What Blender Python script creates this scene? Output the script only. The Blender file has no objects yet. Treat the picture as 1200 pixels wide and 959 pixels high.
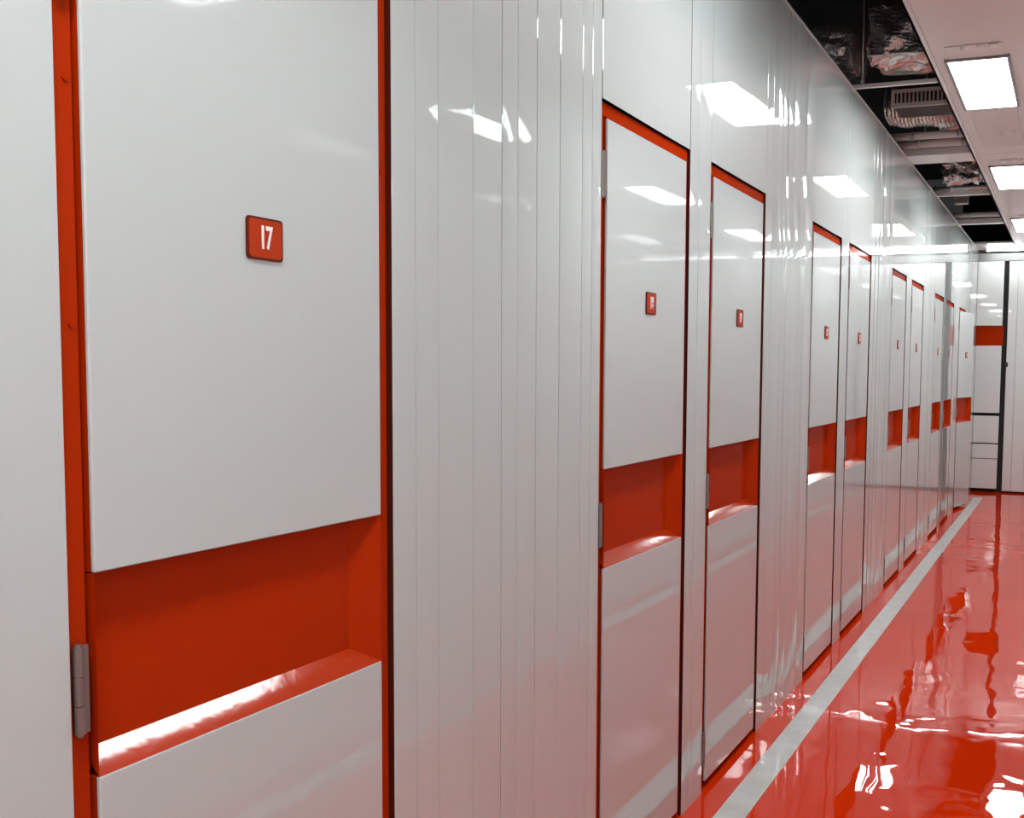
import bpy, bmesh, math, random
from mathutils import Matrix, Vector, noise

scene = bpy.context.scene
COL = scene.collection
rnd = random.Random(7)

# ------------------------------------------------------------------ camera
cam_data = bpy.data.cameras.new('camera')
cam = bpy.data.objects.new('camera', cam_data)
COL.objects.link(cam)
R = [[0.9298356643740197, 0.36778794765386813, 0.011732979957412905],
     [0.0381511608536278, -0.06464167469117027, -0.9971789923672888],
     [-0.3659919755727523, 0.9276602176733012, -0.07413767168368192]]
r, d, f = (Vector(v) for v in R)
cam.matrix_world = Matrix(((r.x, -d.x, -f.x, 0), (r.y, -d.y, -f.y, 0), (r.z, -d.z, -f.z, 0), (0, 0, 0, 1)))
cam_data.sensor_width = 36.0
cam_data.lens = 1275.84 / 1200 * 36
cam_data.shift_x = -(753.69 - 600) / 1200
cam_data.shift_y = (527.42 - 479.5) / 1200
cam_data.clip_start = 0.02
scene.camera = cam

# ------------------------------------------------------------------ world, view
world = bpy.data.worlds.new('world')
scene.world = world
world.use_nodes = True
world.node_tree.nodes['Background'].inputs[0].default_value = (0.9, 0.95, 1, 1)
world.node_tree.nodes['Background'].inputs[1].default_value = 0.01
vs = scene.view_settings
vs.view_transform = 'Standard'
vs.look = 'None'
vs.gamma = 1
vs.use_curve_mapping = False
vs.exposure = 1.42
LAMP = 17.0          # strength of the ceiling diffusers
TUBE = 15.0          # strength of the tube by the end wall

# ------------------------------------------------------------------ sizes (metres, camera at 0,0,0)
XL, XR = -1.10, 0.28        # wall faces
ZF, ZT = -1.4025, 1.43      # floor, wall top and ceiling underside
Y0, YE = -4.0, 13.40        # ends of the corridor
XC = -0.68                  # left edge of the ceiling lining
ZTOP = 0.66                 # door frame top
DW = 0.664                  # door frame outer width
DOORS = [0.937, 2.487, 3.350, 4.785, 5.635, 7.040, 7.945, 9.330, 10.215, 11.385]

# ------------------------------------------------------------------ materials
def mat(name, color, rough=0.4, metal=0.0, coat=0.0, coat_rough=0.03, emit=0.0, spec=0.5, coat_ior=1.5):
    m = bpy.data.materials.new(name)
    m.use_nodes = True
    b = m.node_tree.nodes['Principled BSDF']
    b.inputs['Base Color'].default_value = (*color, 1)
    b.inputs['Roughness'].default_value = rough
    b.inputs['Metallic'].default_value = metal
    b.inputs['Coat Weight'].default_value = coat
    b.inputs['Coat Roughness'].default_value = coat_rough
    b.inputs['Specular IOR Level'].default_value = spec
    b.inputs['Coat IOR'].default_value = coat_ior
    if emit:
        b.inputs['Emission Color'].default_value = (0.915, 1.0, 0.995, 1)
        b.inputs['Emission Strength'].default_value = emit
    return m

def add_bump(m, scale, dist, detail=1.0, stretch=(1, 1, 1), targets=('Normal', 'Coat Normal'), second=None):
    nt = m.node_tree
    b = nt.nodes['Principled BSDF']
    tc = nt.nodes.new('ShaderNodeNewGeometry')
    mp = nt.nodes.new('ShaderNodeMapping')
    mp.inputs['Scale'].default_value = stretch
    nt.links.new(tc.outputs['Position'], mp.inputs['Vector'])
    no = nt.nodes.new('ShaderNodeTexNoise')
    no.inputs['Scale'].default_value = scale
    no.inputs['Detail'].default_value = detail
    nt.links.new(mp.outputs['Vector'], no.inputs['Vector'])
    bu = nt.nodes.new('ShaderNodeBump')
    bu.inputs['Strength'].default_value = 1.0
    bu.inputs['Distance'].default_value = dist
    nt.links.new(no.outputs['Fac'], bu.inputs['Height'])
    out = bu
    if second:
        n2 = nt.nodes.new('ShaderNodeTexNoise')
        n2.inputs['Scale'].default_value = second[0]
        n2.inputs['Detail'].default_value = 1.0
        nt.links.new(tc.outputs['Position'], n2.inputs['Vector'])
        b2 = nt.nodes.new('ShaderNodeBump')
        b2.inputs['Distance'].default_value = second[1]
        nt.links.new(n2.outputs['Fac'], b2.inputs['Height'])
        nt.links.new(bu.outputs['Normal'], b2.inputs['Normal'])
        out = b2
    for t in targets:
        nt.links.new(out.outputs['Normal'], b.inputs[t])

def mottle(m, c1, c2, scale, detail=4.0):
    nt = m.node_tree
    b = nt.nodes['Principled BSDF']
    tc = nt.nodes.new('ShaderNodeNewGeometry')
    no = nt.nodes.new('ShaderNodeTexNoise')
    no.inputs['Scale'].default_value = scale
    no.inputs['Detail'].default_value = detail
    nt.links.new(tc.outputs['Position'], no.inputs['Vector'])
    cr = nt.nodes.new('ShaderNodeValToRGB')
    cr.color_ramp.elements[0].position = 0.35
    cr.color_ramp.elements[1].position = 0.65
    cr.color_ramp.elements[0].color = (*c1, 1)
    cr.color_ramp.elements[1].color = (*c2, 1)
    nt.links.new(no.outputs['Fac'], cr.inputs['Fac'])
    nt.links.new(cr.outputs['Color'], b.inputs['Base Color'])

WALL = mat('gloss_white_steel', (0.50, 0.528, 0.525), rough=0.5, coat=1.0, coat_rough=0.02, spec=0.1, coat_ior=1.9)
add_bump(WALL, 2.0, 0.0005, detail=0.3, stretch=(1, 1, 0.6))
DOORW = mat('gloss_white_door', (0.50, 0.524, 0.522), rough=0.5, coat=1.0, coat_rough=0.03, spec=0.1, coat_ior=1.85)
add_bump(DOORW, 2.4, 0.0008, detail=0.3)
ORANGE = mat('orange_gloss_paint', (0.40, 0.023, 0.0005), rough=0.5, coat=0.18, coat_rough=0.07, spec=0.0)
add_bump(ORANGE, 40, 0.0002, detail=2)
PLATE = mat('orange_plate', (0.42, 0.035, 0.004), rough=0.5, spec=0.1)
FLOOR = mat('orange_epoxy_floor', (0.34, 0.025, 0.001), rough=0.5, coat=1.0, coat_rough=0.012, spec=0.0, coat_ior=1.33)
mottle(FLOOR, (0.60, 0.025, 0.001), (0.65, 0.029, 0.001), 1.5)
add_bump(FLOOR, 3.6, 0.0030, detail=1.0, stretch=(1.3, 0.8, 1), second=(8.0, 0.0008))
STRIPE = mat('pale_grey_line_paint', (0.62, 0.62, 0.60), rough=0.35, coat=0.3)
mottle(STRIPE, (0.46, 0.45, 0.43), (0.54, 0.53, 0.51), 14)
CEIL = mat('pale_ceiling_sheet', (0.72, 0.645, 0.625), rough=0.4, coat=0.3, coat_rough=0.1)
PLATEC = mat('dull_ceiling_plate', (0.66, 0.585, 0.565), rough=0.45, coat=0.2)
GRILLE = mat('brown_grille_paint', (0.34, 0.26, 0.24), rough=0.5)  # one even greyish brown for the grille frame and slats
TRIM = mat('pale_metal_trim', (0.66, 0.64, 0.63), rough=0.35, coat=0.3)
STEEL = mat('galvanised_steel', (0.42, 0.41, 0.40), rough=0.38, metal=0.75)
mottle(STEEL, (0.34, 0.33, 0.33), (0.50, 0.49, 0.48), 30)
HINGE = mat('hinge_metal', (0.26, 0.21, 0.20), rough=0.4, metal=0.8)
DARK = mat('dark_gap', (0.02, 0.018, 0.018), rough=0.7)
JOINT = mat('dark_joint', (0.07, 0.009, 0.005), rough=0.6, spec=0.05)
DECK = mat('dark_soffit', (0.025, 0.024, 0.024), rough=0.9)
FOIL = mat('crinkled_foil', (0.62, 0.60, 0.58), rough=0.24, metal=0.9)
add_bump(FOIL, 22, 0.012, detail=4, targets=('Normal',))
PIPE = mat('painted_pipe', (0.60, 0.55, 0.52), rough=0.4)
WHITE = mat('white_lettering', (0.85, 0.82, 0.80), rough=0.5)
DIFF = mat('lamp_diffuser', (0.9, 0.9, 0.9), rough=0.5, emit=LAMP)
DIFF_DIM = mat('lamp_diffuser_dim', (0.9, 0.9, 0.9), rough=0.5, emit=LAMP * 0.6)
DIFF_FAR = mat('lamp_diffuser_far', (0.9, 0.9, 0.9), rough=0.5, emit=LAMP * 0.78)
DIFF_NEAR = mat('lamp_diffuser_near', (0.9, 0.9, 0.9), rough=0.5, emit=LAMP * 1.1)
TUBEM = mat('lamp_tube', (0.9, 0.9, 0.9), rough=0.5, emit=TUBE)
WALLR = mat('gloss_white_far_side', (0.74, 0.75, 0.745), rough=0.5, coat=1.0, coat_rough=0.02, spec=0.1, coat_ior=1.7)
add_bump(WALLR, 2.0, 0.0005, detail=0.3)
LEDGE = mat('orange_gloss_ledge', (0.40, 0.026, 0.001), rough=0.5, coat=0.85, coat_rough=0.10, spec=0.0)
add_bump(LEDGE, 60, 0.00025, detail=3)
RIM = mat('dark_red_rim', (0.10, 0.006, 0.002), rough=0.5, spec=0.2)
FIXT = mat('lamp_housing', (0.25, 0.24, 0.24), rough=0.35)
BLACKP = mat('black_plastic', (0.015, 0.015, 0.015), rough=0.4)

# ------------------------------------------------------------------ helpers
def link(name, me, m, parent=None, loc=None):
    o = bpy.data.objects.new(name, me)
    COL.objects.link(o)
    if m is not None and not me.materials:
        me.materials.append(m)
    if parent is not None:
        o.parent = parent
    if loc is not None:
        o.location = loc
    return o

def bm_obj(name, bm, m, parent=None, smooth=False, loc=None):
    me = bpy.data.meshes.new(name)
    bmesh.ops.recalc_face_normals(bm, faces=bm.faces)
    for fc in bm.faces:
        fc.smooth = smooth
    bm.to_mesh(me)
    bm.free()
    return link(name, me, m, parent, loc)

def add_box(bm, x0, x1, y0, y1, z0, z1, bev=0.0):
    g = bmesh.ops.create_cube(bm, size=1.0)
    for v in g['verts']:
        v.co = Vector(((x0 + x1) / 2 + v.co.x * (x1 - x0), (y0 + y1) / 2 + v.co.y * (y1 - y0), (z0 + z1) / 2 + v.co.z * (z1 - z0)))
    if bev:
        es = list({e for v in g['verts'] for e in v.link_edges})
        bmesh.ops.bevel(bm, geom=es, offset=bev, segments=1, affect='EDGES')

def box(name, x0, x1, y0, y1, z0, z1, m, parent=None, bev=0.0, loc=None):
    bm = bmesh.new()
    add_box(bm, x0, x1, y0, y1, z0, z1, bev)
    return bm_obj(name, bm, m, parent, loc=loc)

def add_cyl(bm, p, axis, rad, length, seg=16, rad2=None):
    g = bmesh.ops.create_cone(bm, cap_ends=True, segments=seg, radius1=rad, radius2=rad if rad2 is None else rad2, depth=length)
    q = Vector((0, 0, 1)).rotation_difference(Vector(axis)).to_matrix()
    for v in g['verts']:
        v.co = q @ v.co + Vector(p)

def cyl(name, p, axis, rad, length, m, parent=None, seg=16, loc=None, smooth=True):
    bm = bmesh.new()
    add_cyl(bm, p, axis, rad, length, seg)
    o = bm_obj(name, bm, m, parent, loc=loc)
    if smooth:
        for pl in o.data.polygons:
            pl.use_smooth = len(pl.vertices) == 4
    return o

def empty(name, loc=(0, 0, 0), rz=0.0, parent=None):
    o = bpy.data.objects.new(name, None)
    o.empty_display_size = 0.1
    COL.objects.link(o)
    o.location = loc
    o.rotation_euler = (0, 0, rz)
    if parent is not None:
        o.parent = parent
    return o

def tag(o, label=None, cat=None, group=None, kind=None):
    if label: o['label'] = label
    if cat: o['category'] = cat
    if group: o['group'] = group
    if kind: o['kind'] = kind
    return o

# ------------------------------------------------------------------ floor and painted lines
floor = box('floor', XL - 0.3, XR + 0.3, Y0 - 0.2, YE + 0.3, ZF - 0.12, ZF, FLOOR)
tag(floor, 'glossy orange-red epoxy floor of the corridor', kind='structure')
t = box('trim_1', -1.003, -0.908, Y0, 12.72, ZF + 0.0005, ZF + 0.0025, STRIPE)
tag(t, 'pale grey line painted on the floor beside the row of doors', kind='structure')
t = box('trim_2', 0.09, 0.185, Y0, 12.72, ZF + 0.0005, ZF + 0.0025, STRIPE)
tag(t, 'pale grey line painted on the floor beside the right wall', kind='structure')

# ------------------------------------------------------------------ left wall: backing, planks, header panels, door frames
wall = box('wall_left', XL - 0.18, XL - 0.12, Y0, YE, ZF, ZT - 0.01, DARK)
tag(wall, 'glossy white steel wall with narrow upright planks between the doors', kind='structure')

def plank(y0, y1, z0, z1, bow, tilt, twist, m=WALL, name='plank', parent=wall, nz=4):
    """one upright sheet: its face bulges by bow, leans by tilt across its width and twists along its height"""
    w = y1 - y0
    us = [-1, -1 + 0.0012 / w, -0.5, 0, 0.5, 1 - 0.0012 / w, 1]
    bm = bmesh.new()
    rows = []
    for k in range(nz + 1):
        s = k / nz
        z = z0 + (z1 - z0) * s
        row = []
        for i, u in enumerate(us):
            y = (y0 + y1) / 2 + u * (w / 2 - 0.001)
            uu = u
            x = XL + bow * (1 - uu * uu) + (tilt + twist * (s - 0.5)) * uu * w / 2
            if abs(u) == 1:
                x -= 0.0016
            row.append(bm.verts.new((x, y, z)))
        rows.append(row)
    for k in range(nz):
        for i in range(len(us) - 1):
            q = (rows[k][i], rows[k][i + 1], rows[k + 1][i + 1], rows[k + 1][i])
            if i in (0, len(us) - 2):           # the rounded-off edge keeps its own corners
                fc = bm.faces.new([bm.verts.new(v.co) for v in q])
            else:
                fc = bm.faces.new(q)
                fc.smooth = True
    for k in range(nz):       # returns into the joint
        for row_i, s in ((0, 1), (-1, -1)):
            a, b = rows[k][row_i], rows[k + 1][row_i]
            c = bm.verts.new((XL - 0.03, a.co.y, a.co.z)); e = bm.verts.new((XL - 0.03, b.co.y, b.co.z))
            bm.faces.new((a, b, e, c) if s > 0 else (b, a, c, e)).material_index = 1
    me = bpy.data.meshes.new(name)
    bm.normal_update()
    bm.to_mesh(me); bm.free()
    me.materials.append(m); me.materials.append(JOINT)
    return link(name, me, m, parent)

def plank_run(seams, z0=ZF, z1=ZT, amp=1.0):
    for a, b in zip(seams[:-1], seams[1:]):
        plank(a, b, z0, z1, amp * rnd.uniform(-0.00005, 0.00022), amp * rnd.uniform(-0.003, 0.004), amp * rnd.uniform(-0.003, 0.003))

plank_run([Y0, -2.4, -0.8, 0.07, 0.735], amp=0.2)
plank_run([0.735, 0.937], amp=0.2)
plank_run([1.601, 1.672, 1.748, 1.872, 1.988, 2.055, 2.142, 2.257, 2.376, 2.432, 2.487], amp=4.2)
plank_run([3.151, 3.232, 3.350], amp=4)
plank_run([4.014, 4.10, 4.185, 4.262, 4.345, 4.44, 4.55, 4.665, 4.785], amp=9.0)
plank_run([5.449, 5.545, 5.635], amp=3)
plank_run([6.299, 6.42, 6.545, 6.68, 6.80, 6.92, 7.040], amp=8)
plank_run([7.704, 7.83, 7.945])
plank_run([8.609, 8.73, 8.86, 8.98, 9.10, 9.215, 9.330], amp=4)
plank_run([9.994, 10.10, 10.215])
plank_run([10.879, 11.04, 11.21, 11.385])
plank_run([12.049, 12.30, 12.55, 12.80, 13.10, YE])

def screw_mesh():
    bm = bmesh.new()
    add_cyl(bm, (0, 0, 0), (1, 0, 0), 0.0042, 0.003, 8)
    me = bpy.data.meshes.new('screw'); bm.to_mesh(me); bm.free()
    me.materials.append(ORANGE)
    return me
SCREW = screw_mesh()

FX = XL - 0.010       # face of the orange door frames
for i, y in enumerate(DOORS):
    plank(y, y + DW, ZTOP, ZT, {1: -0.0012, 2: -0.0010}.get(i, rnd.uniform(-0.0004, 0.0003)), {1: -0.006, 2: -0.003}.get(i, rnd.uniform(-0.001, 0.001)), rnd.uniform(-0.001, 0.001), name='header_panel')
    bm = bmesh.new()
    add_box(bm, FX - 0.06, FX, y + 0.005, y + 0.031, ZF, ZTOP - 0.003)
    add_box(bm, FX - 0.06, FX, y + DW - 0.031, y + DW - 0.005, ZF, ZTOP - 0.003)
    add_box(bm, FX - 0.06, FX, y + 0.031, y + DW - 0.031, ZTOP - 0.035, ZTOP - 0.003)
    fr = bm_obj('door_frame', bm, ORANGE, wall)
    for dy, zs in ((0.021, (0.332, 0.045, -0.86)), (DW - 0.019, (0.328, -0.264, -0.86))):
        for z in zs:
            s = link('screw', SCREW, None, fr, (FX + 0.001, y + dy, z))

# ------------------------------------------------------------------ storage doors
SH = {}
def shared(key, build):
    if key not in SH:
        SH[key] = build()
    return SH[key]

def door_panel_mesh(z0, z1):
    """white sheet with small rounded edges, gridded so that it can dish by a millimetre"""
    y0, y1 = 0.037, DW - 0.037
    bm = bmesh.new()
    add_box(bm, -0.007, 0.0, y0, y1, z0, z1, bev=0.0018)
    me = bpy.data.meshes.new('panel')
    bmesh.ops.recalc_face_normals(bm, faces=bm.faces)
    bm.to_mesh(me); bm.free()
    me.materials.append(DOORW)
    return me

RT, RB = -0.256, -0.511     # top and bottom of the orange recess
def recess_mesh():
    bm = bmesh.new()
    y0, y1 = 0.037, DW - 0.037
    D = 0.032                                                              # depth of the tray
    add_box(bm, -0.075, -D - 0.004, y0, y1, RB, RT)                        # core of the leaf behind recess and sheets
    add_box(bm, -0.075, -0.0075, y0 + 0.0005, y1 - 0.0005, RT + 0.0005, 0.6175)
    add_box(bm, -0.075, -0.0075, y0 + 0.0005, y1 - 0.0005, -1.374, RB - 0.0005)
    # tray: flat back, sloping ledge below, splayed far side, straight near side and top
    O = [(-0.001, y0, RB), (-0.001, y1, RB), (-0.001, y1, RT), (-0.001, y0, RT)]
    I = [(-D, y0 + 0.003, RB + D * 0.93), (-D, y1 - 0.050, RB + D * 0.93), (-D, y1 - 0.050, RT - 0.004), (-D, y0 + 0.003, RT - 0.004)]
    for ring in ((O, I),):
        o_ = [bm.verts.new(c) for c in O]
        i_ = [bm.verts.new(c) for c in I]
        bm.faces.new(i_)
        for k in range(1, 4):
            bm.faces.new((o_[k], o_[(k + 1) % 4], i_[(k + 1) % 4], i_[k]))
    me = bpy.data.meshes.new('handle_recess')
    bmesh.ops.recalc_face_normals(bm, faces=bm.faces)
    bm.to_mesh(me); bm.free()
    me.materials.append(ORANGE)
    return me

def ledge_mesh():
    """sloping, slightly rounded ledge at the foot of the recess"""
    bm = bmesh.new()
    y0, y1, D = 0.037, DW - 0.037, 0.032
    prev = None
    for k in range(6):
        t = k / 5
        x = -0.001 - (D - 0.001) * t
        z = RB + D * 0.93 * t + 0.0007 * math.sin(math.pi * t)
        a, b = bm.verts.new((x, y0 + 0.003 * t, z)), bm.verts.new((x, y1 - 0.05 * t, z))
        if prev:
            fc = bm.faces.new((prev[0], prev[1], b, a)); fc.smooth = True
        prev = (a, b)
    me = bpy.data.meshes.new('ledge')
    bm.normal_update()
    bm.to_mesh(me); bm.free()
    me.materials.append(LEDGE)
    return me

def plate_mesh(w=0.0375, h=0.0305, t=0.003, m=None, name='number_plate'):
    bm = bmesh.new()
    pts = []
    c = 0.006
    for cx, cz, a0 in ((w - c, h - c, 0), (-w + c, h - c, 90), (-w + c, -h + c, 180), (w - c, -h + c, 270)):
        for k in range(4):
            a = math.radians(a0 + k * 30)
            pts.append((cx + c * math.cos(a), cz + c * math.sin(a)))
    back = [bm.verts.new((0, y, z)) for y, z in pts]
    front = [bm.verts.new((t, y, z)) for y, z in pts]
    bm.faces.new(front); bm.faces.new(back[::-1])
    n = len(pts)
    for k in range(n):
        bm.faces.new((back[k], back[(k + 1) % n], front[(k + 1) % n], front[k]))
    me = bpy.data.meshes.new(name)
    bmesh.ops.recalc_face_normals(bm, faces=bm.faces)
    bm.to_mesh(me); bm.free()
    me.materials.append(m or RIM)
    return me

def hinge_mesh():
    bm = bmesh.new()
    for k in range(3):
        add_cyl(bm, (0, 0, -0.036 + 0.036 * k), (0, 0, 1), 0.0065, 0.0345, 12)
    add_cyl(bm, (0, 0, 0), (0, 0, 1), 0.004, 0.114, 8)
    add_box(bm, -0.004, -0.001, 0.003, 0.016, -0.054, 0.054)
    me = bpy.data.meshes.new('hinge')
    bm.to_mesh(me); bm.free()
    me.materials.append(HINGE)
    return me

UP, LOW = door_panel_mesh(RT, 0.619), door_panel_mesh(-1.375, RB)
REC, PL, HG, LG = recess_mesh(), plate_mesh(), hinge_mesh(), ledge_mesh()
FACE = plate_mesh(0.0343, 0.0273, 0.0036, PLATE, 'plate_face')

def numeral_mesh(text):
    cu = bpy.data.curves.new('numeral', 'FONT')
    cu.body = text
    cu.size = 0.046
    cu.align_x = 'CENTER'
    cu.align_y = 'CENTER'
    cu.extrude = 0.0006
    cu.offset = 0.0011
    cu.space_character = 0.92
    o = bpy.data.objects.new('numeral_source', cu)
    COL.objects.link(o)
    dg = bpy.context.evaluated_depsgraph_get()
    dg.update()
    me = bpy.data.meshes.new_from_object(o.evaluated_get(dg))
    bpy.data.objects.remove(o)
    bpy.data.curves.remove(cu)
    me.transform(Matrix.Diagonal((0.62, 1, 1, 1)))
    me.transform(Matrix(((0, 0, 1, 0.0039), (1, 0, 0, 0), (0, 1, 0, 0), (0, 0, 0, 1))))
    me.materials.clear()
    me.materials.append(WHITE)
    me.name = 'numeral'
    return me

DOOR_LABELS = [
    'white storage door with orange handle band, numbered 17, nearest the camera',
    'white storage door right after the wide run of upright planks, second from the camera',
    'white storage door third from the camera, just past a narrow wall strip',
    'white storage door fourth from the camera, after the ribbed wall section',
    'white storage door fifth from the camera, with dark hinge near its foot',
    'white storage door sixth from the camera, with dark upper hinge',
    'white storage door seventh from the camera, halfway down the far stretch',
    'narrow looking white storage door eighth from the camera, third from the far end',
    'white storage door ninth from the camera, just before the door standing ajar',
    'white storage door standing ajar at the far end, beside the end wall',
]
for i, y in enumerate(DOORS):
    rz = -math.radians(8.5) if i == 9 else 0.0
    dr = empty('storage_door', (XL, y, 0), rz)
    tag(dr, DOOR_LABELS[i], 'door', 'storage doors along the left wall', 'thing')
    link('upper_panel', UP, None, dr)
    link('lower_panel', LOW, None, dr)
    tag(link('handle_recess', REC, None, dr), 'orange sunken handle band with sloping ledge')
    p_ = link('number_plate', PL, None, dr, (0.0, DW / 2 + 0.012, 0.181))
    tag(p_, 'small orange plate with dark rim and white number')
    link('ledge', LG, None, dr)
    link('plate_face', FACE, None, p_)
    link('numeral', numeral_mesh(str(17 + i)), None, p_)
    for z in (0.478, -0.395, -1.256):
        link('hinge', HG, None, dr, (0.0, 0.010, z))

# ------------------------------------------------------------------ right wall, near end (outside the frame, they shape the light)
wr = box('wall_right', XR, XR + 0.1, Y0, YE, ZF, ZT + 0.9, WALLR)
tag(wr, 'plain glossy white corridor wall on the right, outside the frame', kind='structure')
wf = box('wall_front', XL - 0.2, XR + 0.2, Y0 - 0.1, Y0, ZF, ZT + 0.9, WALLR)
tag(wf, 'plain white wall behind the camera', kind='structure')

# ------------------------------------------------------------------ end wall and end door
wb = box('wall_back', XL - 0.2, XR + 0.2, YE + 0.08, YE + 0.18, ZF, ZT + 0.9, DARK)
tag(wb, 'end wall clad in pale panels with an orange band', kind='structure')
def end_panel(name, x0, x1, z0, z1, m, yf=YE, depth=0.05, bev=0.004, parent=wb):
    return box(name, x0, x1, yf, yf + depth, z0, z1, m, parent, bev)
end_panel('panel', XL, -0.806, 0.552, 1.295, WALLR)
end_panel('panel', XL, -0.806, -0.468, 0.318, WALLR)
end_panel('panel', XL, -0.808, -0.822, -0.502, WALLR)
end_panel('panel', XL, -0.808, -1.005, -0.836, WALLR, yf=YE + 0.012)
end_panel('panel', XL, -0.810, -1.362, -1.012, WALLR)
end_panel('orange_band', XL, -0.790, 0.318, 0.552, ORANGE, yf=YE + 0.03, depth=0.03)
end_panel('head_rail', XL - 0.1, XR, 1.302, 1.392, FIXT, yf=YE + 0.02, depth=0.06)
end_panel('upper_board', XL - 0.1, XR, 1.40, 2.0, DECK, yf=YE + 0.02, depth=0.06)
dr = empty('door_1', (-0.748, YE - 0.01, ZF))
tag(dr, 'pale ribbed door leaf closing the corridor end, to the right of the dark gap', kind='structure')
xs = [0.0, 0.10, 0.235, 0.37, 0.505, 0.64, 0.775, 0.91, 1.02]
for a, b in zip(xs[:-1], xs[1:]):
    box('plank', a, b - 0.002, 0.0, 0.04, 0.02, 2.695, WALLR, dr, bev=0.003)
h = box('handle', -0.008, 0.020, -0.05, -0.001, 1.475, 1.53, BLACKP, dr, bev=0.006)
tag(h, 'small dark handle on the door edge')

# tube lamp across the head of the end wall
tl = empty('tube_lamp', (-0.36, 13.17, 1.405))
tag(tl, 'long bright tube lamp running across the top of the end wall', 'lamp')
cyl('tube', (0, 0, 0), (1, 0, 0), 0.014, 1.26, TUBEM, tl)
box('batten', -0.64, 0.62, -0.02, 0.02, 0.016, 0.045, FIXT, tl, bev=0.003)
for x in (-0.637, 0.637):
    box('end_cap', x - 0.008, x + 0.008, -0.016, 0.016, -0.016, 0.018, FIXT, tl, bev=0.003)

# ------------------------------------------------------------------ ceiling
ceil = box('ceiling', XL - 0.9, XR + 0.3, Y0 - 0.2, YE + 0.3, 2.32, 2.42, DECK)
tag(ceil, 'dark open ceiling void above a lowered pale ceiling lining', kind='structure')
yb = [Y0, -1.9, 0.0, 1.85, 3.70, 7.33, 7.56, 9.27, 11.06, 12.74, YE]
for a, b in zip(yb[:-1], yb[1:]):
    for x0, x1 in ((XC + 0.012, XR),):
        box('ceiling_panel', x0, x1, a + 0.004, b - 0.004, ZT, ZT + 0.02, CEIL, ceil, bev=0.002)
bm = bmesh.new()
add_box(bm, XC, XC + 0.010, Y0, 12.74, ZT - 0.006, ZT + 0.045)
add_box(bm, XC, XC + 0.028, Y0, 12.74, ZT - 0.006, ZT - 0.001)
bm_obj('edge_trim', bm, TRIM, ceil)
bm = bmesh.new()
add_box(bm, XL - 0.035, XL + 0.004, Y0, YE, ZT - 0.004, ZT + 0.006)
bm_obj('wall_cap', bm, TRIM, ceil)
box('closing_panel', XL - 0.02, XC - 0.002, 12.74, YE, ZT, ZT + 0.02, CEIL, ceil)
# cross beams over the open strip
for yb_, dep, hgt, m in ((1.9, 0.03, 0.03, TRIM), (3.75, 0.05, 0.05, TRIM), (5.64, 0.025, 0.022, TRIM), (7.50, 0.30, 0.05, TRIM), (9.25, 0.05, 0.04, TRIM), (11.02, 0.10, 0.05, TRIM)):
    box('cross_beam', XL - 0.03, XC - 0.002, yb_, yb_ + dep, ZT + 0.002, ZT + hgt, m, ceil, bev=0.003)

# ------------------------------------------------------------------ ceiling lamps
LAMP_LABELS = {-1: 'bright ceiling lamp opposite the second and third storage doors, above the picture',
               -2: 'bright ceiling lamp opposite the door numbered 17, above the picture',
               -3: 'bright ceiling lamp behind the camera',
               0: 'square bright ceiling lamp nearest the camera in view, with small clips behind it',
               1: 'second bright ceiling lamp in view, cut by the right edge of the photo',
               2: 'third and farthest bright ceiling lamp, smallest in view'}
LY = 5.265
for k in range(-3, 3):
    yc = LY + 0.475 + 2.735 * k
    L = empty('ceiling_lamp', (-0.468, yc, ZT))
    tag(L, LAMP_LABELS.get(k, 'bright ceiling lamp behind or above the view'), 'lamp', 'ceiling lamps along the corridor')
    w, h_ = 0.132, 0.482
    bm = bmesh.new()
    add_box(bm, -w - 0.012, -w + 0.004, -h_ - 0.012, h_ + 0.012, -0.014, 0.0)
    add_box(bm, w - 0.004, w + 0.012, -h_ - 0.012, h_ + 0.012, -0.014, 0.0)
    add_box(bm, -w + 0.004, w - 0.004, -h_ - 0.012, -h_ + 0.004, -0.014, 0.0)
    add_box(bm, -w + 0.004, w - 0.004, h_ - 0.004, h_ + 0.012, -0.014, 0.0)
    bm_obj('frame', bm, FIXT, L)
    box('diffuser', -w + 0.004, w - 0.004, -h_ + 0.004, h_ - 0.004, -0.011, -0.001, {-1: DIFF_DIM, -2: DIFF_NEAR, -3: DIFF}.get(k, DIFF_FAR), L, bev=0.002)
    if k >= 0:
        box('infill_plate', -w + 0.01, w - 0.01, h_ + 0.014, h_ + 1.06, -0.008, -0.0005, PLATEC, L, bev=0.001)
    box('access_plate', -w + 0.01, w - 0.012, -h_ - 0.21, -h_ - 0.016, -0.004, -0.0005, CEIL, L, bev=0.001)
    for x in (-0.035, 0.035, 0.085):
        cyl('clip', (x, -h_ - 0.205, -0.010), (1, 0, 0), 0.0105, 0.036, WHITE, L, seg=8)

sd = empty('smoke_detector', (-0.437, 6.86, ZT))
tag(sd, 'round pale smoke detector on the ceiling between the first two lamps', 'detector')
cyl('base', (0, 0, -0.006), (0, 0, 1), 0.056, 0.012, PLATEC, sd, seg=28)
bm = bmesh.new(); add_cyl(bm, (0, 0, -0.024), (0, 0, 1), 0.034, 0.024, 28, rad2=0.050)
bm_obj('head', bm, PLATEC, sd)

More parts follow.
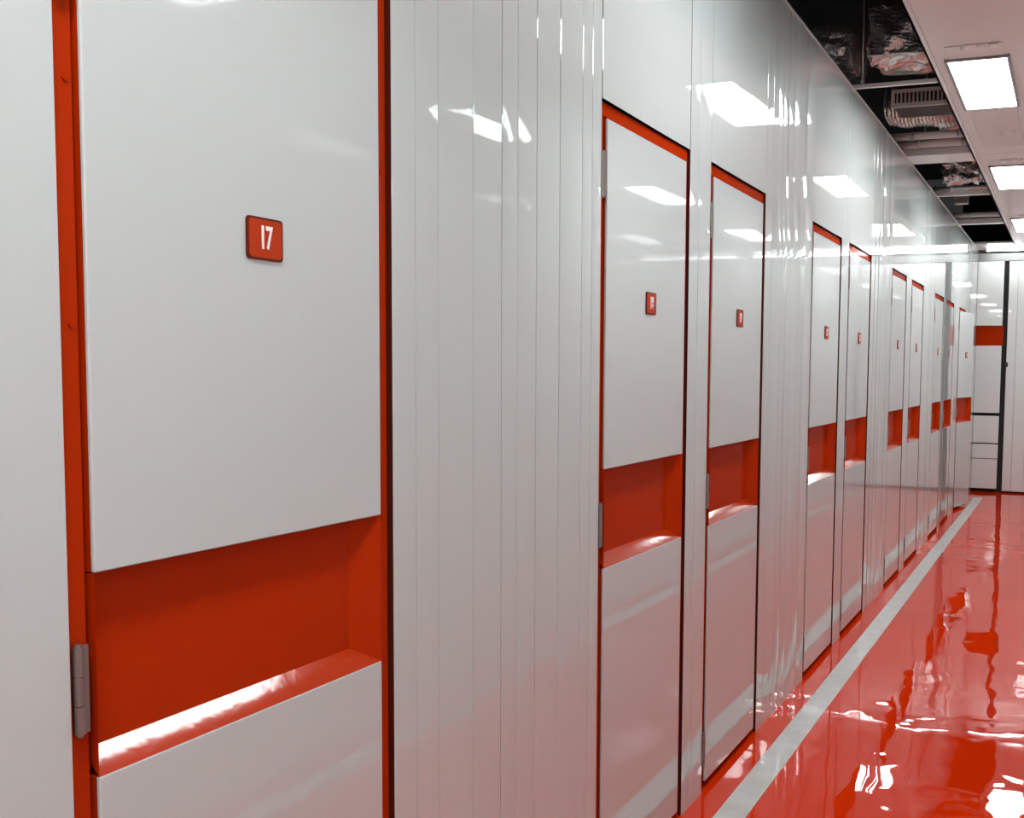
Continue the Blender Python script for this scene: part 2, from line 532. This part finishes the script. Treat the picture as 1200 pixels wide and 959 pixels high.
# ------------------------------------------------------------------ things in the ceiling void
def crumple(name, x0, x1, y0, y1, z0, z1, amp, seed, m=FOIL, parent=None, freq=9.0, n=(22, 14, 10)):
    """a foil-wrapped box whose skin is pushed in and out"""
    bm = bmesh.new()
    bmesh.ops.create_cube(bm, size=2.0)
    bmesh.ops.subdivide_edges(bm, edges=bm.edges[:], cuts=13, use_grid_fill=True)
    off = Vector((seed * 3.1, seed * 7.7, seed * 1.3))
    c = Vector(((x0 + x1) / 2, (y0 + y1) / 2, (z0 + z1) / 2))
    hx, hy, hz = (x1 - x0) / 2, (y1 - y0) / 2, (z1 - z0) / 2
    for v in bm.verts:
        k = v.co.copy()
        n_ = k.normalized()
        # round the corners a little
        k = k * (1 - 0.10 * (k.length - 1))
        pnt = Vector((k.x * hx, k.y * hy, k.z * hz))
        q = pnt * freq + off
        dsp = noise.noise(q) + 0.5 * noise.noise(q * 2.3)
        v.co = c + pnt + n_ * amp * dsp
    return bm_obj(name, bm, m, parent)

def flex(name, pts, rad, m, parent=None, seg=16, rings=60, rib=0.10, seed=1):
    """a ribbed, slightly crushed flexible tube along straight line pts[0]-pts[1] with sag"""
    a, b = Vector(pts[0]), Vector(pts[1])
    bm = bmesh.new()
    prev = None
    ax = (b - a).normalized()
    u = ax.cross(Vector((0, 0, 1))).normalized(); w = u.cross(ax)
    for k in range(rings + 1):
        s = k / rings
        c = a.lerp(b, s) - Vector((0, 0, pts[2] * math.sin(math.pi * s)))
        rr = rad * (1 + rib * (0.5 if k % 2 else -0.5))
        ring = []
        for j in range(seg):
            t = 2 * math.pi * j / seg
            dv = u * math.cos(t) + w * math.sin(t)
            q = (c + dv * rad) * 8 + Vector((seed, 0, 0))
            ring.append(bm.verts.new(c + dv * (rr + 0.25 * rad * noise.noise(q))))
        if prev:
            for j in range(seg):
                bm.faces.new((prev[j], prev[(j + 1) % seg], ring[(j + 1) % seg], ring[j]))
        prev = ring
    return bm_obj(name, bm, m, parent)

o = crumple('foil_duct', -1.045, -0.40, 5.60, 6.05, 1.575, 1.83, 0.030, 1)
tag(o, 'large crinkled silver foil duct above the first cross beam', 'duct', 'foil ducts in the ceiling void')
o = crumple('foil_duct', -1.62, -1.10, 5.62, 6.05, 1.545, 1.765, 0.022, 2)
tag(o, 'dark crinkled foil duct behind the wall top, left of the large duct', 'duct', 'foil ducts in the ceiling void')
o = flex('flexible_duct', [(-1.14, 6.98, 1.66), (-0.45, 6.90, 1.62), 0.02], 0.125, FOIL, seed=3)
tag(o, 'ribbed crushed foil hose hanging between the first and second cross beams', 'duct')
o = crumple('insulation_bundle', -0.86, -0.45, 7.15, 7.62, 1.52, 1.68, 0.05, 5, freq=12)
tag(o, 'lumpy foil insulation bundle above the wide second beam', 'insulation')
o = crumple('foil_drape', -1.02, -0.62, 8.85, 9.12, 1.50, 1.70, 0.06, 8, freq=14)
tag(o, 'folded foil drape just before the third cross beam', 'insulation')
lg = empty('louvre_grille', (-0.83, 6.14, 1.488))
tag(lg, 'pale louvred air grille hanging just past the first cross beam', 'grille')
bm = bmesh.new()
add_box(bm, -0.16, 0.20, 0, 0.02, 0.030, 0.048); add_box(bm, -0.16, 0.20, 0, 0.02, -0.048, -0.026)
add_box(bm, -0.16, -0.142, 0, 0.02, -0.026, 0.030); add_box(bm, 0.18, 0.20, 0, 0.02, -0.026, 0.030)
bm_obj('frame', bm, GRILLE, lg)
box('back', -0.15, 0.19, 0.03, 0.30, -0.04, 0.04, DARK, lg)
for k in range(15):
    x = -0.132 + k * 0.0215
    box('slat', x, x + 0.008, 0.002, 0.018, -0.026, 0.030, GRILLE, lg)

def pipe(label, p0, length, rad, m=PIPE, name='pipe'):
    o = empty(name, p0)
    tag(o, label, 'pipe', 'pipes crossing the ceiling void')
    cyl('tube', (0, 0, 0), (1, 0, 0), rad, length, m, o, seg=14)
    for x in (-0.18, 0.1):
        cyl('clamp', (x, 0, 0), (1, 0, 0), rad * 1.14, 0.02, STEEL, o, seg=14)
    return o
pipe('pale pipe crossing just behind the foil hose, nearer of two', (-0.82, 7.08, 1.475), 0.74, 0.024)
pipe('pale pipe crossing right before the wide second beam', (-0.82, 7.33, 1.475), 0.74, 0.026)
pipe('dark pipe crossing just before the third beam', (-0.80, 9.16, 1.475), 0.74, 0.02, STEEL)
pipe('grey pipe crossing before the fourth beam, farthest of the pipes', (-0.80, 10.72, 1.475), 0.74, 0.024)
def rod(label, x, y, z0):
    o = empty('hanger_rod', (x, y, z0))
    tag(o, label, 'rod', 'hanger rods in the ceiling void')
    cyl('rod', (0, 0, (2.32 - z0) / 2), (0, 0, 1), 0.004, 2.32 - z0, STEEL, o, seg=8)
    cyl('nut', (0, 0, 0.012), (0, 0, 1), 0.010, 0.012, STEEL, o, seg=6, smooth=False)
    return o
rod('thin hanger rod at the first cross beam, by the wall top', -1.06, 5.66, ZT + 0.03)
rod('thin hanger rod at the wide second beam', -1.0, 7.64, ZT + 0.05)
rod('thin hanger rod at the third cross beam', -1.0, 9.275, ZT + 0.04)
jb = empty('junction_box', (-1.0, 10.2, 1.50))
tag(jb, 'dark junction box in the void between the third and fourth beams', 'box')
box('body', -0.06, 0.06, -0.04, 0.04, 0, 0.12, STEEL, jb, bev=0.004)
box('lid', -0.055, 0.055, -0.046, -0.041, 0.006, 0.114, FIXT, jb, bev=0.002)
